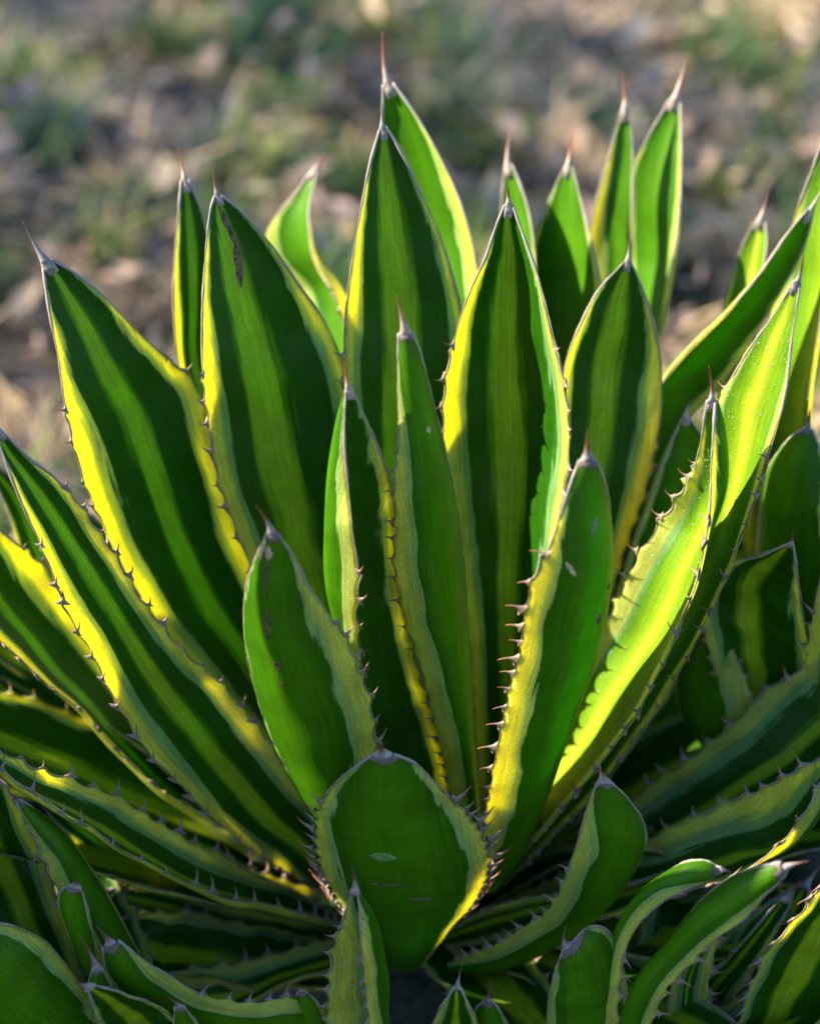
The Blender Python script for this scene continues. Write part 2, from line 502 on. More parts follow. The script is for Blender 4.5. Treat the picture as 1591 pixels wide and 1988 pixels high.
    # teeth, linked later
    for side, i, od, hk in tlist:
        W = WL if side == 'L' else WR
        size = 0.0084 * ts * (0.55 + 0.6 * r_.random()) * min(1, 0.35 + cw[i] / 0.03)
        tang = T[i] * hk
        cu_ = curl[0 if side == 'L' else 1]
        inw = unit(chord[i]) * (1 if side == 'L' else -1)
        z = unit(od + inw * cu_ + tang * 0.25 * r_.uniform(-0.5, 1.6) + N[i] * 0.25 * r_.uniform(-1, 1))
        x = unit(tang - z * np.dot(tang, z)); y = np.cross(z, x)
        lc = W[i] - org
        Mx = Matrix(((x[0] * size, y[0] * size, z[0] * size, lc[0]), (x[1] * size, y[1] * size, z[1] * size, lc[1]),
                     (x[2] * size, y[2] * size, z[2] * size, lc[2]), (0, 0, 0, 1)))
        TEETH.setdefault(plant.name, []).append((o, Mx, size, W[i] + z * size * 0.8))
    # scars: shallow lens-shaped crusts lying on the face we see
    shown = A if face == 'in' else B
    sn = GN if face == 'in' else -GN
    for sc_ in scars:
        (cu, ct, lw, ll, rot, mt, nm) = sc_
        patch(o, shown, sn, cu, ct, lw * 1.3, ll * 1.2, rot, mt, nm, org, seed)
    if dew:
        DV, DF = [], []
        for k in range(dew):
            i = int(r_.uniform(0.25, 0.93) * n_); j = int(r_.uniform(2, NU - 2))
            f1, f2 = r_.random(), r_.random()
            c = A[i, j] * (1 - f1) * (1 - f2) + A[i, j + 1] * f1 * (1 - f2) + A[min(i + 1, n_ - 1), j] * (1 - f1) * f2 + A[min(i + 1, n_ - 1), j + 1] * f1 * f2
            add_drop(DV, DF, c - org, GN[i, j], 0.00014 + 0.0006 * r_.random() ** 4)
        d = mesh_obj('dew_drops', DV, DF, M_DEW, o)
        d['kind'] = 'stuff'
    return o


def add_drop(V, F, c, nrm, r):
    b = len(V)
    a = unit(np.cross(nrm, [0.3, 0.5, 0.8])); d = np.cross(nrm, a)
    for h, rr in ((-0.2, 0.95), (0.35, 0.9), (0.75, 0.5)):
        for k in range(6):
            q = k * math.pi / 3
            V.append(tuple(c + r * (nrm * h + rr * (math.cos(q) * a + math.sin(q) * d))))
    V.append(tuple(c + r * nrm * 0.92))
    for i in range(2):
        for k in range(6):
            F.append((b + i * 6 + k, b + i * 6 + (k + 1) % 6, b + (i + 1) * 6 + (k + 1) % 6, b + (i + 1) * 6 + k))
    for k in range(6):
        F.append((b + 12 + k, b + 12 + (k + 1) % 6, b + 18))
    F.append(tuple(b + k for k in range(6))[::-1])


def patch(o, S, SN, cu, ct, lw, ll, rot, mat, name, org, seed):
    """irregular crust on surface grid S: centre (u, t), half sizes in metres, rot turns it"""
    n_ = S.shape[0]
    j = int(np.argmin(np.abs(US - cu))); j = min(max(j, 1), NU - 2)
    i = min(max(int(ct * n_), 2), n_ - 3)
    c, nn = S[i, j], SN[i, j]
    tv = unit(S[i + 2, j] - S[i - 2, j])
    uu = unit(np.cross(nn, tv))
    a = math.cos(rot) * tv + math.sin(rot) * uu
    b = np.cross(nn, a)
    r_ = np.random.default_rng(int(cu * 991 + ct * 7919) + seed)
    rim, mid_ = [], []
    K = 18
    flat = S.reshape(-1, 3); fn = SN.reshape(-1, 3)
    def drop(p, lift):
        k = int(np.argmin(((flat - p) ** 2).sum(1)))
        return p - fn[k] * np.dot(p - flat[k], fn[k]) + fn[k] * lift
    V, F = [], []
    for k in range(K):
        q = 2 * math.pi * k / K
        m_ = 1 + 0.28 * r_.uniform(-1, 1)
        pnt = a * ll * math.cos(q) * (1 if abs(math.cos(q)) < 0.95 else 1.1) + b * lw * math.sin(q) * m_
        V.append(drop(c + pnt, -0.0003))
    for k in range(K):
        V.append(c + (V[k] - c) * 0.78)
        V[-1] = drop(V[-1], 0.00045)
    for k in range(K):
        V.append(drop(c + (V[k] - c) * 0.4, 0.00012))
    V.append(drop(c, 0.0001))
    for rr in range(2):
        for k in range(K):
            F.append((rr * K + k, rr * K + (k + 1) % K, (rr + 1) * K + (k + 1) % K, (rr + 1) * K + k))
    for k in range(K):
        F.append((2 * K + k, 2 * K + (k + 1) % K, 3 * K))
    mesh_obj(name, np.array(V) - org, F, mat, o)


# ------------------------------------------------------------------ ground
def hills(x, y):
    return (0.018 * np.sin(x * 3.1 + y * 1.3) + 0.014 * np.sin(y * 4.3 - x * 1.7 + 1) + 0.010 * np.sin(x * 9.1 + 2) * np.sin(y * 8.3)
            + 0.006 * np.sin(x * 23 + y * 5) * np.sin(y * 19 - x * 7)) - 0.02


fine = np.arange(-2.6, 2.6, 0.035)
xs = np.concatenate([-np.geomspace(200, 2.8, 22), fine, np.geomspace(2.8, 200, 22)])
ysf = np.arange(-1.6, 4.6, 0.035)
ys = np.concatenate([-np.geomspace(200, 1.8, 18), ysf, np.geomspace(4.8, 300, 22)])
XX, YY = np.meshgrid(xs, ys)
ZZ = hills(XX, YY)
far = np.clip((np.hypot(XX, YY - 1) - 4) / 10, 0, 1)
ZZ = ZZ * (1 - far) - 0.02 * far
V = np.stack([XX, YY, ZZ], -1).reshape(-1, 3)
nx = len(xs)
ii = np.arange(len(xs) * len(ys)).reshape(len(ys), nx)
F = np.stack([ii[:-1, :-1], ii[:-1, 1:], ii[1:, 1:], ii[1:, :-1]], -1).reshape(-1, 4)
m, n, l, out = new_mat('soil_and_thatch')
tc = n.new('ShaderNodeTexCoord')
n1 = n.new('ShaderNodeTexNoise'); n1.inputs['Scale'].default_value = 7; n1.inputs['Detail'].default_value = 8
n2 = n.new('ShaderNodeTexNoise'); n2.inputs['Scale'].default_value = 120; n2.inputs['Detail'].default_value = 6
l.new(tc.outputs['Object'], n1.inputs['Vector']); l.new(tc.outputs['Object'], n2.inputs['Vector'])
r1 = ramp(n, [(0.3, (0.03, 0.027, 0.026)), (0.5, (0.06, 0.052, 0.045)), (0.7, (0.035, 0.05, 0.028))]); l.new(n1.outputs['Fac'], r1.inputs[0])
r2 = ramp(n, [(0.3, (0.4, 0.4, 0.4)), (0.75, (1.5, 1.45, 1.35))]); l.new(n2.outputs['Fac'], r2.inputs[0])
col = mix_col(n, l, 1.0, r1.outputs[0], r2.outputs[0], 'MULTIPLY')
p = n.new('ShaderNodeBsdfPrincipled'); p.inputs['Roughness'].default_value = 0.9
l.new(col, p.inputs['Base Color'])
bp = n.new('ShaderNodeBump'); bp.inputs['Distance'].default_value = 0.01; l.new(n2.outputs['Fac'], bp.inputs['Height']); l.new(bp.outputs[0], p.inputs['Normal'])
l.new(p.outputs[0], out.inputs[0])
g = mesh_obj('ground', V, F, m)
g['kind'] = 'structure'


def grass_mat(name):
    m, n, l, out = new_mat(name)
    a = n.new('ShaderNodeAttribute'); a.attribute_name = 'tone'; a.attribute_type = 'GEOMETRY'
    tc = n.new('ShaderNodeTexCoord')
    nz = n.new('ShaderNodeTexNoise'); nz.inputs['Scale'].default_value = 60
    l.new(tc.outputs['Object'], nz.inputs['Vector'])
    k = math_node(n, l, 'MULTIPLY_ADD', nz.outputs['Fac'], 0.8, 0.6)
    col = mix_col(n, l, 1.0, a.outputs['Color'], k, 'MULTIPLY')
    p = n.new('ShaderNodeBsdfPrincipled'); p.inputs['Roughness'].default_value = 0.55
    l.new(col, p.inputs['Base Color'])
    t = n.new('ShaderNodeBsdfTranslucent'); l.new(col, t.inputs['Color'])
    mx = n.new('ShaderNodeMixShader'); mx.inputs[0].default_value = 0.35
    l.new(p.outputs[0], mx.inputs[1]); l.new(t.outputs[0], mx.inputs[2]); l.new(mx.outputs[0], out.inputs[0])
    return m


M_GRASS = grass_mat('grass_blade')


def blades(name, n_, length, lean, width, cols, clump, label, cat, x0=-2.1, x1=2.1, y0=0.25, y1=4.4):
    """n_ bent blades standing in clumps"""
    k = int(n_ / clump)
    cx = rng.uniform(x0, x1, k); cy = y0 + (y1 - y0) * rng.random(k) ** 1.25
    ci = rng.integers(0, k, n_)
    px = cx[ci] + rng.normal(0, 0.02, n_); py = cy[ci] + rng.normal(0, 0.02, n_)
    keep = (np.hypot(px, py) > 0.32)
    px, py, ci = px[keep], py[keep], ci[keep]
    n_ = len(px)
    pz = hills(px, py) - 0.004
    ln = length * rng.uniform(0.5, 1.35, n_) * (0.6 + 0.8 * rng.random(k))[ci]
    az = rng.uniform(0, 2 * np.pi, n_)
    le = np.clip(rng.normal(lean, 0.28, n_), 0.05, 1.5)
    d = np.stack([np.cos(az) * np.sin(le), np.sin(az) * np.sin(le), np.cos(le)], -1)
    le2 = np.clip(le + rng.uniform(0.2, 0.8, n_), 0, 1.62)
    d2 = np.stack([np.cos(az) * np.sin(le2), np.sin(az) * np.sin(le2), np.cos(le2)], -1)
    sd_ = np.stack([-np.sin(az), np.cos(az), 0 * az], -1)
    wv = (width * rng.uniform(0.6, 1.4, n_))[:, None]
    b = np.stack([px, py, pz], -1)
    m1 = b + d * (ln * 0.5)[:, None]; e = m1 + d2 * (ln * 0.5)[:, None]
    V = np.stack([b - sd_ * wv, b + sd_ * wv, m1 - sd_ * wv * 0.8, m1 + sd_ * wv * 0.8, e], 1)
    me = bpy.data.meshes.new(name)
    base = (np.arange(n_) * 5)[:, None]
    quad = base + np.array([[0, 1, 3, 2]]); tri = base + np.array([[2, 3, 4]])
    loops = np.concatenate([quad, tri], 1).reshape(-1)
    me.vertices.add(n_ * 5); me.vertices.foreach_set('co', V.reshape(-1).astype(np.float32))
    me.loops.add(len(loops)); me.loops.foreach_set('vertex_index', loops.astype(np.int32))
    starts = (np.arange(n_) * 7)[:, None] + np.array([[0, 4]])
    me.polygons.add(n_ * 2); me.polygons.foreach_set('loop_start', starts.reshape(-1).astype(np.int32))
    me.polygons.foreach_set('loop_total', np.tile([4, 3], n_).astype(np.int32))
    me.update(calc_edges=True); me.validate()
    cc = np.array(cols)[rng.integers(0, len(cols), k)][ci] * (0.7 + 0.6 * rng.random((n_, 1)))
    alt = np.array(cols)[rng.integers(0, len(cols), n_)]
    pick = rng.random(n_) < 0.3
    cc[pick] = alt[pick]
    a = me.attributes.new('tone', 'FLOAT_COLOR', 'POINT')
    a.data.foreach_set('color', np.concatenate([np.repeat(cc, 5, 0), np.ones((n_ * 5, 1))], 1).reshape(-1).astype(np.float32))
    me.materials.append(M_GRASS)
    o = bpy.data.objects.new(name, me)
    C.objects.link(o)
    o['kind'] = 'stuff'; o['label'] = label; o['category'] = cat
    return o


blades('dry_grass', 52000, 0.10, 1.1, 0.0030, [(0.42, 0.36, 0.30), (0.58, 0.49, 0.40), (0.30, 0.28, 0.29), (0.16, 0.16, 0.18), (0.54, 0.45, 0.30)],
       42, 'matted dry straw coloured grass lying behind the agaves', 'dry grass')
blades('green_grass', 52000, 0.085, 0.75, 0.0028, [(0.08, 0.20, 0.05), (0.14, 0.26, 0.07), (0.05, 0.17, 0.09), (0.22, 0.30, 0.07)],
       50, 'green grass tufts growing among the dry straw', 'grass')


def litter(n_):
    """curled fallen leaves, six points each"""
    px = rng.uniform(-2.1, 2.1, n_); py = 0.3 + 4.1 * rng.random(n_) ** 1.2
    keep = np.hypot(px, py) > 0.4
    px, py = px[keep], py[keep]; n_ = len(px)
    ln = rng.uniform(0.012, 0.036, n_); wd = ln * rng.uniform(0.25, 0.5, n_)
    az = rng.uniform(0, 2 * np.pi, n_); ti = rng.uniform(-0.6, 0.6, n_); ro = rng.uniform(-0.9, 0.9, n_)
    a = np.stack([np.cos(az) * np.cos(ti), np.sin(az) * np.cos(ti), np.sin(ti)], -1)
    sidev = np.stack([-np.sin(az), np.cos(az), 0 * az], -1)
    nn = np.cross(a, sidev)
    b = sidev * np.cos(ro)[:, None] + nn * np.sin(ro)[:, None]
    c = np.stack([px, py, hills(px, py) + rng.uniform(0.006, 0.05, n_)], -1)
    up = np.cross(a, b)
    L_, W_ = ln[:, None], wd[:, None]
    V = np.stack([c - a * L_, c - a * L_ * 0.2 + b * W_ + up * W_ * 0.4, c + a * L_, c - a * L_ * 0.2 - b * W_ + up * W_ * 0.5, c + a * L_ * 0.1], 1).reshape(-1, 3)
    base = (np.arange(n_) * 5)[:, None, None]
    F = (base + np.array([[[0, 4, 1], [1, 4, 2], [0, 3, 4], [3, 2, 4]]])).reshape(-1, 3)
    cols = np.array([(0.48, 0.38, 0.34), (0.58, 0.45, 0.36), (0.38, 0.32, 0.33), (0.66, 0.56, 0.46), (0.28, 0.21, 0.17)])
    cc = cols[rng.integers(0, len(cols), n_)] * rng.uniform(0.7, 1.25, (n_, 1))
    o = mesh_obj('leaf_litter', V, F, M_GRASS)
    at_ = o.data.attributes.new('tone', 'FLOAT_COLOR', 'POINT')
    at_.data.foreach_set('color', np.concatenate([np.repeat(cc, 5, 0), np.ones((n_ * 5, 1))], 1).reshape(-1).astype(np.float32))
    o['kind'] = 'stuff'; o['label'] = 'fallen dry tan leaves strewn through the grass'; o['category'] = 'leaf litter'


litter(6500)

# an unseen tree added left of the frame so its crown dapples the grass
def added_shade_tree(x, y, h, r_c, nl, seed):
    r_ = np.random.default_rng(seed)
    t_ = thing('added_shade_tree', 'unseen loose crowned tree added on the left to dapple the grass', 'tree', (x, y, 0))
    z = np.linspace(-0.1, h, 9)
    path = np.stack([0.08 * np.sin(z * 1.7), 0.06 * np.sin(z * 2.1 + 1), z], 1)
    tv, tf, _ = tube(path, 0.09 * (1 - 0.75 * np.linspace(0, 1, 9)), 10, flatdir=np.tile([0.0, 1.0, 0.0], (9, 1)))
    mesh_obj('trunk', tv, tf, M_BARK, t_)
    V, F = [], []
    cents = []
    for k in range(26):
        d = unit(r_.normal(size=3)); c = np.array([0, 0, h]) + d * np.array([r_c, r_c * 1.15, r_c * 0.6]) * r_.uniform(0.35, 1.0)
        cents.append(c)
        z0 = h * r_.uniform(0.5, 0.95)
        p = np.array([[0.08 * math.sin(z0 * 1.7), 0.06 * math.sin(z0 * 2.1 + 1), z0], (np.array([0, 0, z0]) + c) / 2 + [0, 0, 0.1], c])
        lv, lf, _ = tube(spline(p, 7), 0.022 * (1 - 0.85 * np.linspace(0, 1, 7)), 6, flatdir=np.tile([0.3, 0.9, 0.3], (7, 1)))
        mesh_obj('limb', lv, lf, M_BARK, t_)
    for k in range(nl):
        c = cents[r_.integers(0, 26)] + r_.normal(size=3) * np.array([.24, .24, .17])
        a = unit(r_.normal(size=3)); b = unit(np.cross(a, r_.normal(size=3))); u_ = np.cross(a, b)
        ln = r_.uniform(0.03, 0.06); wd = ln * 0.42
        q = len(V)
        V += [c - a * ln, c + b * wd + u_ * wd * .3, c + a * ln, c - b * wd + u_ * wd * .3]
        F += [(q, q + 1, q + 2), (q, q + 2, q + 3)]
    cr = mesh_obj('crown', V, F, M_TREE, t_, smooth=False)
    cr['kind'] = 'stuff'


M_BARK = simple_mat('bark', (0.08, 0.06, 0.045), (0.18, 0.14, 0.11), 30, 0.9, 0.8, dist=0.01)
M_TREE = simple_mat('tree_leaf', (0.04, 0.09, 0.02), (0.07, 0.13, 0.03), 4, 0.5)
added_shade_tree(-5.0, 2.6, 3.1, 1.7, 2300, 3)

# ------------------------------------------------------------------ agaves
def base_of(px, py, Y):
    v = at(px, py, Y)
    return (v[0], v[1], 0.0)


GRP = 'variegated agave rosettes'
main = thing('agave', 'large central variegated agave with tall upright green and yellow striped leaves', 'agave', base_of(800, 1790, 0.0), GRP)

S_ = lambda u, t, w, ln, rot=0.0: (u, t, w, ln, rot, M_SCAR, 'scar')
# --- back of the rosette
leaf(main, [(800, 1600), (752, 700), (740, 420), (742, 250), (744, 165)], [(890, 1600), (937, 650), (928, 520), (900, 410), (860, 318), (815, 235), (762, 160)],
     (742, 62), (0.03, 0.20), mg=(0.10, 0.3), plain=True, seed=1, teeth='R', tend=0.74, sag=0.2, dY=(0.03, 0, -0.01))
leaf(main, [(980, 1500), (962, 560), (972, 420), (979, 325)], [(1050, 1500), (1042, 560), (1028, 420), (1008, 355), (993, 318)], (992, 243), (0.04, 0.24), plain=True, seed=2, dY=(0.025, 0, -0.02), mg=(0.1, 0.12), teeth='', sag=0.15)
leaf(main, [(1130, 1500), (1140, 520), (1150, 420), (1168, 350), (1188, 280), (1205, 212)], [(1240, 1500), (1226, 560), (1228, 400), (1227, 280), (1220, 212)],
     (1208, 138), (0.10, 0.27), plain=True, seed=3, mg=(0.45, 0.1), teeth='L', sag=0.2, dY=(0.01, 0, 0.0), tend=0.75)
leaf(main, [(1120, 1500), (1200, 760), (1213, 520), (1222, 340), (1252, 275), (1302, 190)], [(1190, 1500), (1268, 690), (1298, 560), (1317, 420), (1322, 300), (1320, 195)],
     (1338, 97), (0.11, 0.28), plain=True, seed=4, mg=(0.12, 0.34), teeth='R', sag=0.18, dY=(0.03, 0, -0.03), tend=0.7, ts=0.6)
leaf(main, [(640, 1400), (575, 600), (520, 500), (516, 462), (535, 422), (570, 380), (608, 328)], [(720, 1400), (680, 700), (650, 575), (612, 510), (600, 450), (602, 390), (618, 330)],
     (645, 297), (0.05, 0.27), plain=True, seed=5, dY=(0.045, 0, -0.03), mg=(0.2, 0.25), teeth='LR', sag=0.22, tend=0.8, ts=0.8, face='in')
leaf(main, [(1000, 1600), (1010, 720), (1026, 500), (1058, 405), (1096, 322)], [(1110, 1600), (1172, 720), (1168, 570), (1150, 480), (1130, 400), (1110, 322)],
     (1114, 243), (0.06, 0.23), plain=True, seed=6, mg=(0.12, 0.12), dY=(0.035, 0, -0.03), teeth='L', sag=0.10, tend=0.6, ts=0.6)
leaf(main, [(580, 1600), (400, 900), (345, 700), (337, 600), (338, 520), (345, 430), (352, 350)], [(680, 1600), (500, 900), (425, 700), (421, 600), (415, 500), (395, 420), (366, 348)],
     (347, 288), (0.02, 0.15), seed=7, dY=(-0.012, 0, 0.012), mg=(0.26, 0.2), teeth='L', ts=0.6, tend=0.6)
leaf(main, [(760, 1650), (690, 1200), (668, 850), (669, 640), (680, 530), (695, 440), (715, 330), (737, 250)],
     [(900, 1650), (910, 1100), (908, 740), (898, 620), (880, 540), (850, 450), (810, 360), (770, 280), (748, 245)],
     (742, 200), (0.01, 0.105), seed=8, mg=(0.16, 0.10), teeth='L', tend=0.72, sag=0.14, ts=0.9, dY=(-0.008, 0, 0.008))
leaf(main, [(960, 1650), (1080, 1100), (1086, 800), (1100, 695), (1130, 620), (1160, 565), (1211, 508)],
     [(1040, 1650), (1185, 1150), (1262, 910), (1283, 790), (1280, 690), (1260, 600), (1240, 545), (1224, 508)],
     (1222, 455), (0.0, 0.10), seed=9, dY=(-0.012, 0, 0.02), mg=(0.16, 0.20), teeth='LR', ts=0.7, tend=0.7, sag=0.16)
# crack near the tip of the large left leaf
leaf(main, [(690, 1660), (600, 1400), (485, 1090), (425, 930), (395, 730), (393, 610), (400, 480), (409, 405), (417, 380)],
     [(800, 1660), (760, 1250), (700, 850), (668, 712), (630, 628), (575, 545), (515, 460), (462, 405), (428, 378)],
     (413, 322), (0.0, 0.075), seed=10, mg=(0.17, 0.12), teeth='L', tend=0.80, sag=0.13, dY=(-0.022, 0, 0.022),
     scars=[S_(0.46, 0.945, 0.0016, 0.013, 0.10), S_(0.47, 0.885, 0.0020, 0.014, -0.12)], label='broad striped leaf with a brown crack below its tip')
leaf(main, [(650, 1690), (560, 1500), (400, 1320), (305, 1205), (225, 1075), (165, 930), (135, 825), (112, 690), (95, 600), (84, 520)],
     [(740, 1680), (590, 1300), (495, 1110), (452, 1005), (412, 870), (385, 765), (330, 700), (270, 645), (205, 578), (145, 530), (98, 502)],
     (44, 430), (0.01, 0.05), seed=11, mg=(0.22, 0.13), teeth='LR', tend=0.82, sag=0.13, dY=(-0.032, 0, 0.028), pitch=58)
leaf(main, [(600, 1720), (430, 1605), (330, 1505), (240, 1385), (180, 1275), (130, 1180), (90, 1080), (52, 1000), (18, 915), (-8, 840)],
     [(700, 1680), (590, 1545), (520, 1440), (460, 1370), (395, 1300), (330, 1235), (260, 1145), (205, 1055), (160, 990), (110, 930), (60, 892), (0, 832)],
     (-50, 770), (-0.025, -0.075), seed=12, curl=(1.2, 0), mg=(0.26, 0.17), teeth='LR', tend=0.86, sag=0.20, dY=(-0.025, 0, 0.008), pitch=58,
     M=[(660, 1715), (490, 1570), (390, 1450), (300, 1330), (225, 1210), (150, 1090), (95, 1000), (50, 930), (12, 875), (-8, 835)])
leaf(main, [(620, 1740), (480, 1640), (350, 1555), (250, 1478), (170, 1395), (90, 1325), (0, 1240), (-90, 1120), (-150, 960)],
     [(660, 1690), (450, 1530), (330, 1420), (200, 1260), (110, 1135), (60, 1078), (0, 1028), (-70, 980), (-145, 950)],
     (-190, 900), (0.0, 0.0), seed=13, mg=(0.26, 0.22), teeth='LR', sag=0.18, dY=(-0.035, 0, 0.04))
leaf(main, [(700, 1800), (560, 1768), (450, 1742), (370, 1716), (290, 1682), (230, 1645), (180, 1608), (130, 1585), (60, 1540), (0, 1492), (-60, 1440), (-90, 1410)],
     [(700, 1745), (600, 1720), (480, 1688), (380, 1638), (290, 1588), (200, 1540), (130, 1512), (60, 1490), (0, 1462), (-50, 1430), (-85, 1402)],
     (-130, 1370), (-0.04, -0.15), seed=14, curl=(1.3, 0), mg=(0.2, 0.22), teeth='LR', sag=0.22, dY=(-0.025, 0, 0.02), ts=1.15, tend=0.9, pitch=60,
     M=[(700, 1800), (540, 1768), (430, 1735), (340, 1695), (260, 1650), (200, 1610), (140, 1575), (70, 1545), (0, 1500), (-60, 1440), (-88, 1405)])
leaf(main, [(690, 1850), (550, 1835), (400, 1800), (280, 1740), (190, 1680), (120, 1610), (80, 1560)],
     [(700, 1790), (600, 1770), (420, 1715), (300, 1660), (200, 1600), (130, 1560), (90, 1540)], (60, 1510), (-0.02, -0.06), seed=15, mg=(0.25, 0.3), sag=0.2)
leaf(main, [(720, 1880), (640, 1885), (520, 1930), (420, 1985), (340, 1985), (280, 1930)], [(720, 1820), (620, 1830), (520, 1858), (430, 1876), (340, 1888), (282, 1905)],
     (240, 1890), (-0.05, -0.11), seed=16, mg=(0.2, 0.34), sag=0.2, teeth='R', tend=0.9, dY=(-0.02, 0, 0.01))
leaf(main, [(720, 1860), (600, 1870), (450, 1850), (320, 1800), (210, 1740)], [(720, 1810), (600, 1790), (450, 1760), (320, 1730), (215, 1725)],
     (170, 1700), (-0.03, -0.06), seed=17, mg=(0.3, 0.3), sag=0.2, teeth='L')
leaf(main, [(720, 1920), (560, 1925), (420, 1915), (300, 1895), (200, 1850)], [(720, 1850), (600, 1815), (450, 1790), (320, 1770), (200, 1790)],
     (150, 1810), (-0.04, -0.085), seed=31, mg=(0.2, 0.1), sag=0.2, teeth='R', dY=(-0.03, 0, 0.02))
leaf(main, [(560, 1720), (350, 1640), (200, 1560), (80, 1480), (-40, 1390), (-120, 1300)], [(620, 1690), (420, 1560), (280, 1480), (150, 1390), (20, 1290), (-110, 1230)],
     (-160, 1200), (0.02, 0.05), seed=32, mg=(0.06, 0.06), sag=0.15, teeth='', dY=(-0.02, 0, 0.02))
leaf(main, [(600, 1650), (330, 1500), (150, 1300), (60, 1130), (10, 980), (-30, 900)], [(640, 1600), (420, 1400), (250, 1250), (140, 1100), (60, 960), (-25, 890)],
     (-60, 850), (0.05, 0.10), seed=33, mg=(0.15, 0.12), sag=0.15, teeth='R', dY=(-0.02, 0, 0.02))
leaf(main, [(1040, 1600), (1160, 1250), (1245, 1010), (1282, 910), (1322, 812)], [(1120, 1600), (1330, 1290), (1412, 1020), (1396, 900), (1338, 812)],
     (1345, 770), (0.02, 0.075), plain=True, seed=34, mg=(0.06, 0.10), sag=0.12, teeth='')
leaf(main, [(1000, 1650), (1200, 1400), (1330, 1230), (1420, 1130), (1500, 1020)], [(1080, 1700), (1330, 1480), (1480, 1320), (1545, 1160), (1515, 1020)],
     (1530, 980), (0.05, 0.14), plain=True, seed=35, mg=(0.10, 0.06), sag=0.12, teeth='')
leaf(main, [(420, 1600), (280, 1500), (140, 1410), (40, 1340), (-60, 1270), (-150, 1190)], [(470, 1540), (320, 1390), (180, 1290), (80, 1220), (-50, 1150), (-145, 1170)],
     (-190, 1150), (0.04, 0.08), seed=36, mg=(0.06, 0.06), sag=0.12, teeth='', dY=(-0.015, 0, 0.015))
# --- right flank
leaf(main, [(960, 1680), (1100, 1300), (1200, 960), (1290, 735), (1350, 662), (1410, 608), (1475, 530), (1530, 450), (1568, 405)],
     [(1040, 1680), (1180, 1300), (1270, 960), (1330, 825), (1402, 745), (1455, 665), (1512, 570), (1560, 480), (1578, 412)],
     (1610, 340), (0.03, 0.15), ypow=0.6, plain=True, seed=18, mg=(0.46, 0.06), mtap=0.5, teeth='L', ts=0.9, tend=0.72, sag=0.2, face='in', dY=(-0.02, 0, 0.02))
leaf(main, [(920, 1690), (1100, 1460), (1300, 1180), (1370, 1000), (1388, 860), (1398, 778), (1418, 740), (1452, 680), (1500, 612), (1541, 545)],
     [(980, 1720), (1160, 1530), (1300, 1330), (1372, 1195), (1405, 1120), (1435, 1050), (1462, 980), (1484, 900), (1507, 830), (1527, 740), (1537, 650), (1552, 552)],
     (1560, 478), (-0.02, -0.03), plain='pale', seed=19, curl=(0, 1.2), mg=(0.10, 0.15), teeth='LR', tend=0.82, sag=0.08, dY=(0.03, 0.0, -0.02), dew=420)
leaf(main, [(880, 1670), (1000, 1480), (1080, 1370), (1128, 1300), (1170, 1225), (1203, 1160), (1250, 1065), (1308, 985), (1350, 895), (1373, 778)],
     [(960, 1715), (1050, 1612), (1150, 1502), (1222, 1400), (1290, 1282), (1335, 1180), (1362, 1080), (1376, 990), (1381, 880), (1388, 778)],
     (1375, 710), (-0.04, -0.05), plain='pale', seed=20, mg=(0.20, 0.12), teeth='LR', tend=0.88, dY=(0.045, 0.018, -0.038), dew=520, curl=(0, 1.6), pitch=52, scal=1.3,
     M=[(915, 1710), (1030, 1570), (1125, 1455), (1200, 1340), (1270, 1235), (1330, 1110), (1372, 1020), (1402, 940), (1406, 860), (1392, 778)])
leaf(main, [(900, 1730), (1100, 1640), (1230, 1552), (1300, 1500), (1370, 1448), (1440, 1388), (1500, 1335), (1600, 1270), (1700, 1200)],
     [(920, 1780), (1150, 1700), (1260, 1660), (1400, 1620), (1600, 1500), (1740, 1330), (1715, 1215)],
     (1760, 1150), (-0.01, -0.02), seed=21, mg=(0.22, 0.2), teeth='L', sag=0.2, dY=(0.02, 0, -0.03))
leaf(main, [(900, 1790), (1100, 1690), (1230, 1640), (1330, 1592), (1400, 1567), (1480, 1530), (1540, 1500), (1600, 1468), (1640, 1440)],
     [(930, 1830), (1150, 1785), (1300, 1745), (1440, 1694), (1490, 1657), (1540, 1612), (1573, 1560), (1600, 1505), (1645, 1445)],
     (1690, 1390), (-0.04, -0.12), seed=22, mg=(0.24, 0.16), teeth='LR', sag=0.22, dY=(0.025, 0, -0.03), tend=0.95, pitch=62,
     M=[(915, 1820), (1140, 1750), (1290, 1710), (1430, 1660), (1510, 1640), (1565, 1600), (1610, 1545), (1640, 1490), (1655, 1445)])
leaf(main, [(850, 1810), (960, 1760), (1080, 1735), (1200, 1720), (1330, 1680)], [(860, 1840), (960, 1830), (1080, 1800), (1200, 1770), (1330, 1700)],
     (1370, 1680), (-0.06, -0.08), seed=23, mg=(0.3, 0.2), teeth='L', sag=0.2)
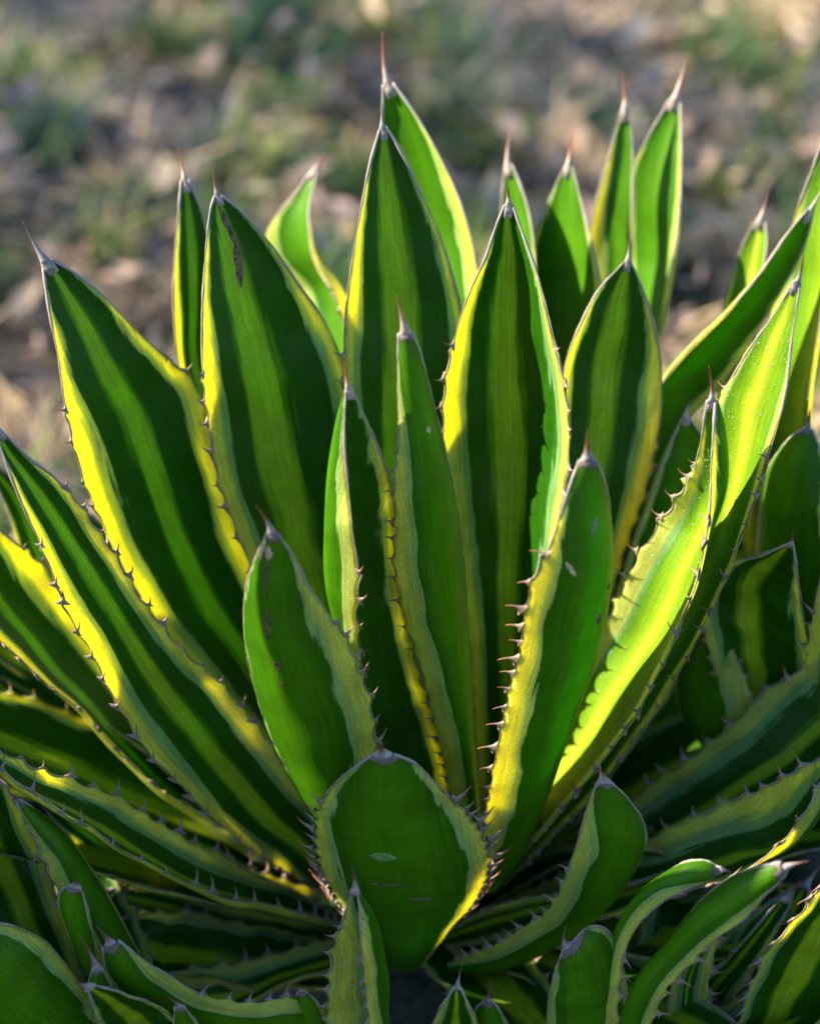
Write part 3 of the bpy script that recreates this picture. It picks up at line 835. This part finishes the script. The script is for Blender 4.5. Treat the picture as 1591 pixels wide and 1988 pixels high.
# --- heart and front
leaf(main, [(935, 1720), (915, 1300), (890, 1060), (862, 860), (865, 750), (885, 645), (915, 560), (942, 500), (962, 440), (979, 398)],
     [(1020, 1700), (1045, 1250), (1085, 1010), (1104, 880), (1096, 760), (1072, 645), (1043, 535), (1018, 465), (994, 398)],
     (981, 345), (0.0, 0.055), seed=24, mg=(0.15, 0.13), teeth='LR', tend=0.83, sag=0.20, dY=(0.005, 0.02, -0.025), dew=60)
leaf(main, [(785, 1780), (735, 1450), (703, 1300), (692, 1190), (696, 1110), (686, 1040), (676, 950), (668, 860), (671, 757)],
     [(900, 1780), (862, 1480), (805, 1290), (780, 1150), (769, 1020), (758, 940), (738, 880), (708, 810), (682, 755)],
     (668, 690), (-0.03, -0.065), seed=25, mg=(0.14, 0.07), teeth='LR', tend=0.74, dY=(-0.03, -0.005, 0.01), hook=(1, 1), pitch=48,
     M=[(785, 1780), (730, 1480), (678, 1270), (646, 1140), (639, 1050), (643, 950), (654, 850), (670, 757)])
leaf(main, [(890, 1780), (876, 1560), (850, 1420), (812, 1275), (786, 1200), (773, 1130), (765, 1090), (770, 1020), (766, 950), (774, 840), (772, 750), (774, 648)],
     [(925, 1780), (922, 1500), (914, 1300), (905, 1150), (890, 1000), (870, 900), (845, 800), (820, 700), (800, 648)],
     (769, 574), (-0.03, -0.06), seed=26, face='out', mg=(0.36, 0.03), mtap=0.9, teeth='L', tend=0.84, sag=0.22, dY=(-0.012, -0.005, 0.01), hook=(-0.3, 1), pitch=46,
     scars=[(0.6, 0.84, 0.0012, 0.0018, 0.2, M_DRY, 'scar')], ts=0.9)
leaf(main, [(925, 1720), (934, 1620), (947, 1560), (962, 1470), (977, 1400), (992, 1330), (1010, 1260), (1020, 1185), (1040, 1120), (1070, 1050), (1098, 965), (1124, 893)],
     [(970, 1720), (1000, 1640), (1052, 1520), (1092, 1420), (1132, 1320), (1162, 1230), (1181, 1130), (1186, 1030), (1176, 950), (1156, 893)],
     (1139, 836), (-0.06, -0.12), seed=27, face='out', mg=(0.18, 0.02), mtap=1.2, teeth='L', tend=0.88, sag=0.2, dY=(-0.03, 0, 0.03), hook=(-0.9, 1), pitch=48, ts=1.05,
     scars=[S_(0.63, 0.74, 0.0012, 0.0022, 0.3), S_(0.62, 0.67, 0.0016, 0.0038, 0.25), (0.45, 0.86, 0.0022, 0.0055, -0.3, M_SCUFF, 'waxy_scuff'),
            (0.16, 0.76, 0.0013, 0.0055, 0.75, M_DRY, 'dry_skin')])
leaf(main, [(690, 1760), (640, 1640), (575, 1530), (522, 1425), (487, 1310), (473, 1215), (478, 1140), (498, 1080), (517, 1037)],
     [(760, 1760), (732, 1560), (726, 1450), (714, 1355), (690, 1290), (662, 1225), (640, 1195), (603, 1145), (570, 1082), (538, 1034)],
     (496, 980), (-0.06, -0.14), seed=28, face='out', mg=(0.02, 0.22), mtap=0.6, teeth='R', tend=0.82, sag=0.2, dY=(0.015, 0, -0.012), hook=(1, 0.5), pitch=46,
     scars=[(0.38, 0.955, 0.0018, 0.0042, 0.1, M_DRY, 'dry_skin'), S_(0.40, 0.90, 0.0009, 0.012, 0.03), S_(0.44, 0.79, 0.0013, 0.010, -0.08), S_(0.45, 0.69, 0.0018, 0.0038), S_(0.44, 0.645, 0.0011, 0.0014),
            (0.10, 0.965, 0.0012, 0.010, 0.1, M_DRY, 'dry_skin')], label='scarred leaf with a row of brown slits down its middle')
leaf(main, [(870, 1870), (950, 1838), (1010, 1805), (1060, 1770), (1090, 1722), (1110, 1665), (1126, 1615), (1142, 1560), (1160, 1518)],
     [(880, 1885), (1000, 1860), (1080, 1828), (1150, 1785), (1200, 1735), (1240, 1672), (1254, 1628), (1245, 1590), (1216, 1548), (1181, 1516)],
     (1163, 1485), (-0.09, -0.155), seed=29, face='out', mg=(0.24, 0.05), teeth='L', tend=0.70, sag=0.2, dY=(-0.01, 0, 0.01), hook=(-0.6, 1), pitch=44, sr=0.0045)
leaf(main, [(735, 1860), (690, 1795), (650, 1735), (622, 1675), (615, 1610), (625, 1558), (650, 1520), (690, 1489), (722, 1466)],
     [(830, 1860), (880, 1795), (928, 1735), (946, 1685), (940, 1640), (920, 1600), (888, 1564), (843, 1518), (806, 1482), (764, 1464)],
     (738, 1448), (-0.09, -0.165), seed=30, face='out', mg=(0.14, 0.14), mtap=1.1, teeth='LR', tend=0.76, sag=0.17, hook=(0.8, 0.7), pitch=26, ts=1.4, th=1.3, sr=0.0062, tstart=0.2,
     scars=[S_(0.40, 0.47, 0.0008, 0.0105, 1.50), S_(0.60, 0.40, 0.0009, 0.0062, 1.35), (0.40, 0.57, 0.0030, 0.0070, 1.4, M_SCUFF, 'waxy_scuff')], spineY=-0.004,
     label='short broad leaf facing the camera with pale toothed margins')

# --- agave beside it on the right
nb = thing('agave', 'shaded agave cut off by the right edge, behind the sunlit speckled leaf', 'agave', base_of(1560, 1500, 0.05), GRP)
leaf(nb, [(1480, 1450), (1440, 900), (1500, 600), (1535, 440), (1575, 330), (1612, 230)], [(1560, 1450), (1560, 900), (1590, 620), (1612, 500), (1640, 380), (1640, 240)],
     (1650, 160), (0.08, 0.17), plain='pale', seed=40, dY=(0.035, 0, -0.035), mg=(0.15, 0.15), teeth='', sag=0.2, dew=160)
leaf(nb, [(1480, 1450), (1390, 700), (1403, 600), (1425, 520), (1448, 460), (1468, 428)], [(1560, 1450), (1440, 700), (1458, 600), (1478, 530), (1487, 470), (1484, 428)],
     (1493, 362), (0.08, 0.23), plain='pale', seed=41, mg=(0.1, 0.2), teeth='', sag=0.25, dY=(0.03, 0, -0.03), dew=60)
leaf(nb, [(1440, 1450), (1460, 1150), (1470, 1050), (1476, 975), (1492, 905), (1528, 855), (1556, 833)], [(1640, 1450), (1630, 1150), (1625, 1000), (1602, 900), (1574, 833)],
     (1573, 788), (0.07, 0.05), seed=42, dY=(0.03, 0, -0.03), face='out', mg=(0.1, 0.1), teeth='', sag=0.25, dew=0)
leaf(nb, [(1440, 1480), (1375, 1260), (1362, 1170), (1400, 1098), (1465, 1082), (1528, 1056)], [(1545, 1480), (1572, 1290), (1558, 1200), (1547, 1120), (1538, 1056)],
     (1537, 1030), (0.03, -0.03), seed=43, mg=(0.16, 0.12), teeth='L', sag=0.15, ts=0.6)
leaf(nb, [(1385, 1470), (1322, 1390), (1312, 1325), (1335, 1265), (1385, 1200)], [(1420, 1460), (1458, 1372), (1442, 1310), (1422, 1260), (1397, 1200)],
     (1392, 1165), (0.028, 0.022), dY=(0.015, 0, -0.015), seed=44, face='out', mg=(0.05, 0.3), teeth='R', sag=0.15, ts=0.6)
leaf(nb, [(1530, 1480), (1560, 1300), (1580, 1180), (1600, 1080)], [(1600, 1480), (1650, 1300), (1660, 1180), (1620, 1080)], (1625, 1020), (0.03, -0.04), seed=45, mg=(0.35, 0.2), teeth='L', sag=0.2, face='out')

# --- small rosette at the front left
lf = thing('agave', 'young agave filling the lower left corner, leaves curling with grey spines', 'agave', base_of(250, 2080, -0.17), GRP)
leaf(lf, [(150, 2080), (40, 1900), (-60, 1750), (-100, 1600), (-50, 1490)], [(240, 2060), (175, 1930), (140, 1830), (118, 1762), (95, 1700), (65, 1625), (30, 1556), (-30, 1480)],
     (-60, 1440), (-0.13, -0.10), seed=50, mg=(0.12, 0.22), teeth='R', sag=0.14, hook=(1, -0.8), tend=0.95, ts=0.9)
leaf(lf, [(260, 2060), (200, 1900), (150, 1800), (112, 1722), (72, 1632), (32, 1556)], [(330, 2060), (290, 1900), (240, 1790), (180, 1690), (120, 1610), (42, 1552)],
     (20, 1540), (-0.12, -0.13), seed=51, face='out', mg=(0.28, 0.1), teeth='L', sag=0.2, hook=(-0.8, 1), tend=0.98, dY=(-0.01, 0, 0.01))
leaf(lf, [(150, 2120), (60, 2090), (-60, 2020), (-120, 1900), (-130, 1820)], [(260, 2080), (180, 1945), (112, 1852), (60, 1810), (0, 1791), (-60, 1790), (-120, 1805)],
     (-170, 1790), (-0.18, -0.23), seed=52, face='out', mg=(0.06, 0.08), teeth='', sag=0.2)
leaf(lf, [(260, 2060), (205, 1930), (160, 1870), (132, 1810), (114, 1755), (120, 1728), (140, 1720)], [(300, 2060), (215, 1920), (192, 1870), (183, 1820), (175, 1785), (166, 1752), (156, 1722)],
     (148, 1706), (-0.17, -0.20), seed=53, face='out', mg=(0.2, 0.05), teeth='L', sag=0.25, sr=0.004, tend=0.5)
leaf(lf, [(240, 2070), (180, 1965), (172, 1910), (180, 1884)], [(330, 2070), (240, 1965), (215, 1910), (197, 1880)], (154, 1812), (-0.18, -0.225), seed=54, face='out', mg=(0.1, 0.1), teeth='', sag=0.25, sr=0.0038)
leaf(lf, [(600, 2010), (480, 2000), (380, 1988), (300, 1962), (245, 1925), (210, 1885), (200, 1838)], [(620, 1950), (560, 1938), (500, 1947), (440, 1944), (395, 1932), (330, 1895), (285, 1868), (230, 1826)],
     (184, 1795), (-0.16, -0.215), seed=55, face='out', mg=(0.05, 0.26), teeth='R', sag=0.2, sr=0.0042, tend=0.62, hook=(1, -0.4), dY=(0, 0, -0.005))
leaf(lf, [(240, 2120), (215, 2050), (190, 1985), (172, 1922)], [(460, 2100), (385, 2010), (305, 1955), (235, 1926), (176, 1911)], (136, 1909), (-0.19, -0.245), seed=56, face='in', mg=(0.1, 0.1), teeth='', sag=0.18, sr=0.0038)
leaf(lf, [(330, 2120), (335, 2030), (340, 1956)], [(470, 2120), (400, 2010), (355, 1952)], (322, 1934), (-0.2, -0.235), seed=57, face='out', mg=(0.1, 0.1), teeth='', sag=0.2)

# --- small rosette at the front centre
cf = thing('agave', 'small agave at the bottom centre with a narrow folded leaf before the broad one', 'agave', base_of(760, 2100, -0.18), GRP)
leaf(cf, [(650, 2120), (636, 2000), (640, 1905), (646, 1850), (664, 1790), (683, 1730)], [(725, 2120), (716, 2000), (710, 1920), (701, 1850), (699, 1790), (694, 1730)],
     (682, 1678), (-0.18, -0.205), seed=60, face='in', mg=(0.30, 0.14), teeth='LR', dY=(0.01, 0.01, -0.015), hook=(0.3, -1), tend=0.85, ts=0.85, pitch=40, sr=0.0034,
     M=[(755, 2120), (744, 2000), (742, 1900), (735, 1830), (718, 1770), (694, 1730)])
leaf(cf, [(800, 2120), (830, 2020), (852, 1960), (882, 1916)], [(920, 2120), (930, 2010), (914, 1960), (893, 1917)], (896, 1872), (-0.18, -0.2), seed=61, face='in', mg=(0.2, 0.15), teeth='', sag=0.2, dY=(0, 0, -0.01))
leaf(cf, [(890, 2120), (900, 2010), (918, 1965), (938, 1943)], [(1010, 2120), (1000, 2020), (975, 1970), (955, 1943)], (952, 1903), (-0.17, -0.185), seed=62, face='out', mg=(0.1, 0.12), teeth='', sag=0.2, sr=0.0035)
leaf(cf, [(600, 2100), (565, 2010), (570, 1945), (578, 1925)], [(700, 2100), (650, 2000), (620, 1950), (592, 1923)], (555, 1915), (-0.16, -0.17), seed=63, face='out', mg=(0.15, 0.15), teeth='R', sag=0.2, ts=0.7)

# --- small rosette at the front right
rf = thing('agave', 'young agave at the lower right corner, one leaf pointing right with pale spine', 'agave', base_of(1280, 2080, -0.18), GRP)
leaf(rf, [(1320, 2100), (1425, 2000), (1450, 1930), (1490, 1850), (1540, 1785), (1600, 1720), (1680, 1640)], [(1470, 2100), (1600, 2020), (1690, 1900), (1730, 1750), (1692, 1645)],
     (1720, 1600), (-0.15, -0.19), seed=70, face='in', mg=(0.1, 0.2), teeth='L', sag=0.16, hook=(-0.8, 1), tend=0.95)
leaf(rf, [(1270, 2100), (1290, 2000), (1300, 1920), (1330, 1850), (1370, 1760), (1420, 1700)], [(1340, 2100), (1368, 2000), (1372, 1920), (1385, 1850), (1410, 1770), (1430, 1705)],
     (1440, 1680), (-0.15, -0.12), seed=71, face='in', mg=(0.4, 0.4), teeth='R', sag=0.15)
leaf(rf, [(1190, 2100), (1183, 1990), (1190, 1880), (1210, 1800), (1240, 1742), (1282, 1702), (1332, 1673), (1370, 1671), (1397, 1684)],
     [(1230, 2100), (1198, 1990), (1203, 1900), (1217, 1835), (1242, 1792), (1280, 1755), (1338, 1722), (1375, 1708), (1398, 1694)],
     (1424, 1696), (-0.18, -0.185), seed=72, face='out', mg=(0.05, 0.3), teeth='R', sag=0.25, tend=0.6, dY=(0.01, 0, -0.01), hook=(1, -0.8), sr=0.0034)
leaf(rf, [(1080, 2100), (1062, 2010), (1063, 1950), (1075, 1892), (1093, 1842)], [(1240, 2100), (1225, 2000), (1213, 1900), (1195, 1832), (1170, 1800), (1140, 1800), (1112, 1828)],
     (1097, 1797), (-0.17, -0.19), seed=73, face='out', mg=(0.1, 0.08), teeth='', sag=0.17, sr=0.0042)
leaf(rf, [(1190, 2110), (1206, 1990), (1240, 1893), (1300, 1822), (1350, 1757), (1400, 1714), (1440, 1692), (1515, 1674)],
     [(1250, 2110), (1262, 1990), (1292, 1920), (1336, 1872), (1390, 1822), (1442, 1785), (1490, 1732), (1524, 1697)],
     (1572, 1671), (-0.19, -0.235), seed=74, face='out', mg=(0.04, 0.20), teeth='R', sag=0.25, tend=0.72, hook=(1, -0.6), sr=0.0042, dY=(0.01, 0, -0.01), dew=0)
leaf(rf, [(1230, 2110), (1330, 1950), (1420, 1850), (1520, 1740)], [(1300, 2110), (1380, 1990), (1460, 1890), (1535, 1750)], (1560, 1700), (-0.13, -0.12), seed=75, face='in', mg=(0.1, 0.2), teeth='L', sag=0.2)

# low old blades that spread under each rosette and close its heart
def low_blade(plant, az, length, width, rise, droop, seed, z0=0.03, mg=(0.16, 0.16)):
    o_ = np.array(plant.location)
    d = np.array([math.sin(az), math.cos(az), 0]); sdv = np.array([d[1], -d[0], 0])
    ctrs, L, R = [], [], []
    for q in (0, 0.2, 0.4, 0.6, 0.8, 1.0):
        c = o_ + d * (0.02 + length * q * math.cos(rise)) + np.array([0, 0, z0 + length * (math.sin(rise) * q - droop * q * q)])
        wv = width * (0.75 + 0.9 * q - 1.55 * q * q) * 0.62 if q < 1 else 0.003
        L.append(tuple(c - sdv * wv)); R.append(tuple(c + sdv * wv)); ctrs.append(c)
    tipw = ctrs[-1] + unit(ctrs[-1] - ctrs[-2]) * 0.022
    L, R = (L, R) if seed else (R, L)
    leaf(plant, L, R, tuple(tipw), (0, 0), seed=seed, mg=mg, teeth='LR', sag=0.2, face='in', ts=0.8)


for k_, (az, ln_, wd_, ri, dr) in enumerate([(-1.62, .42, .085, .62, .10), (-1.85, .42, .085, .50, .08), (-1.35, .42, .085, .72, .10),
                                              (-1.05, .38, .08, .8, .1), (1.35, .34, .08, .55, .10), (1.68, .34, .08, .38, .08), (1.98, .33, .07, .25, .06), (2.3, .28, .06, .2, .08),
                                              (0.6, .34, .07, .7, .1), (-0.5, .34, .07, .75, .1), (0.05, .36, .07, .8, .1), (1.0, .36, .07, .7, .1),
                                              (2.7, .22, .06, .25, .1)]):
    low_blade(main, az, ln_, wd_, ri, dr, 100 + k_, mg=(0.08, 0.08))
for k_ in range(8):     # the tight heart
    a_ = k_ * 2.4
    low_blade(main, a_, 0.10 + 0.02 * (k_ % 3), 0.06, 1.1, 0.02, 130 + k_)
for p_, n0, ln_, a0, a1 in ((nb, 150, .24, -1.0, 4.0), (lf, 160, .16, -2.6, -0.3), (rf, 180, .16, 0.2, 2.8)):
    for k_ in range(6):
        low_blade(p_, a0 + (a1 - a0) * k_ / 5, ln_, 0.055, 0.45 + 0.12 * (k_ % 3), 0.1, n0 + k_, 0.02, mg=(0.08, 0.08))
for k_, (az, ln_, ri) in enumerate([(-1.5, .30, .72), (-1.9, .28, .62), (-1.1, .30, .85)]):    # outer blades added to the young agave to block the sun
    low_blade(lf, az, ln_, 0.075, ri, 0.06, 190 + k_, 0.02)

# an unseen agave added left of the frame, blades set to block the sun
nl = thing('agave', 'unseen tall agave added outside the left edge to shade the lower leaves', 'agave', (-0.50, -0.195, 0), GRP)
for k_, (az, ln_, wd_, ri) in enumerate([(1.57, .70, .13, 1.50), (-1.57, .74, .13, 1.40), (1.9, .66, .13, 1.38), (-1.9, .68, .13, 1.25), (1.2, .58, .12, 1.30), (-1.2, .62, .12, 1.25),
                                         (0.5, .50, .10, 1.20), (2.6, .60, .12, 1.3), (-2.5, .62, .12, 1.15), (3.1, .55, .12, 1.1), (-0.6, .5, .11, 1.1), (1.7, .46, .12, 1.15), (-1.6, .5, .12, .95), (0.0, .42, .1, 1.2)]):
    low_blade(nl, az, ln_, wd_, ri, 0.01, 210 + k_, 0.02)

# crowns: the short stems the blades grow from
for pl_, r0, h0 in ((main, 0.045, 0.0), (nb, 0.05, 0.05), (lf, 0.04, 0.03), (cf, 0.025, 0.0), (rf, 0.04, 0.03), (nl, 0.06, 0.06)):
    path = np.array([[0, 0, z] for z in np.linspace(-0.05, h0, 6)])
    tv, tf, _ = tube(path, r0 * np.array([1.0, 1.05, 1.0, 0.9, 0.7, 0.35]), 14, flatdir=np.tile([0.0, 1.0, 0.0], (6, 1)))
    mesh_obj('crown_stem', tv, tf, M_CORE, pl_)

# ------------------------------------------------------------------ marginal teeth: those that show largest as objects, the rest joined
bpy.context.view_layer.update()
dg = bpy.context.evaluated_depsgraph_get()
kf = SENS / 2 / LENS
for pl_ in (main, nb, lf, cf, rf, nl):
    lst = TEETH.get(pl_.name, [])
    scored = []
    for o, Mx, size, tipw in lst:
        d = tipw - CAM
        z = d @ FWD
        x, y = (d[0] / z) / kf, (d @ UP / z) / kf
        inside = abs(x) < 0.81 and abs(y) < 1.01
        vis = False
        if inside:
            dirn = Vector(d).normalized()
            hit = sc.ray_cast(dg, Vector(CAM), dirn, distance=float(np.linalg.norm(d)) - 0.001)
            vis = not hit[0]
        scored.append(((2 if vis else 1 if inside else 0) + size * 10, o, Mx))
    scored.sort(key=lambda q: -q[0])
    for s, o, Mx in scored[:300]:
        tt = bpy.data.objects.new('marginal_tooth', TOOTH_ME)
        C.objects.link(tt)
        tt.parent = o
        tt.matrix_basis = Mx
    rest = scored[300:]
    if rest:
        V, F, A_ = [], [], []
        for s, o, Mx in rest:
            b = len(V)
            V += [tuple(Mx @ Vector(v)) for v in TV]
            F += [tuple(b + i for i in f) for f in TF]
            A_ += TT
        r = mesh_obj('marginal_teeth', V, F, M_TOOTH, pl_, None, {'tip': A_})
        r['kind'] = 'stuff'
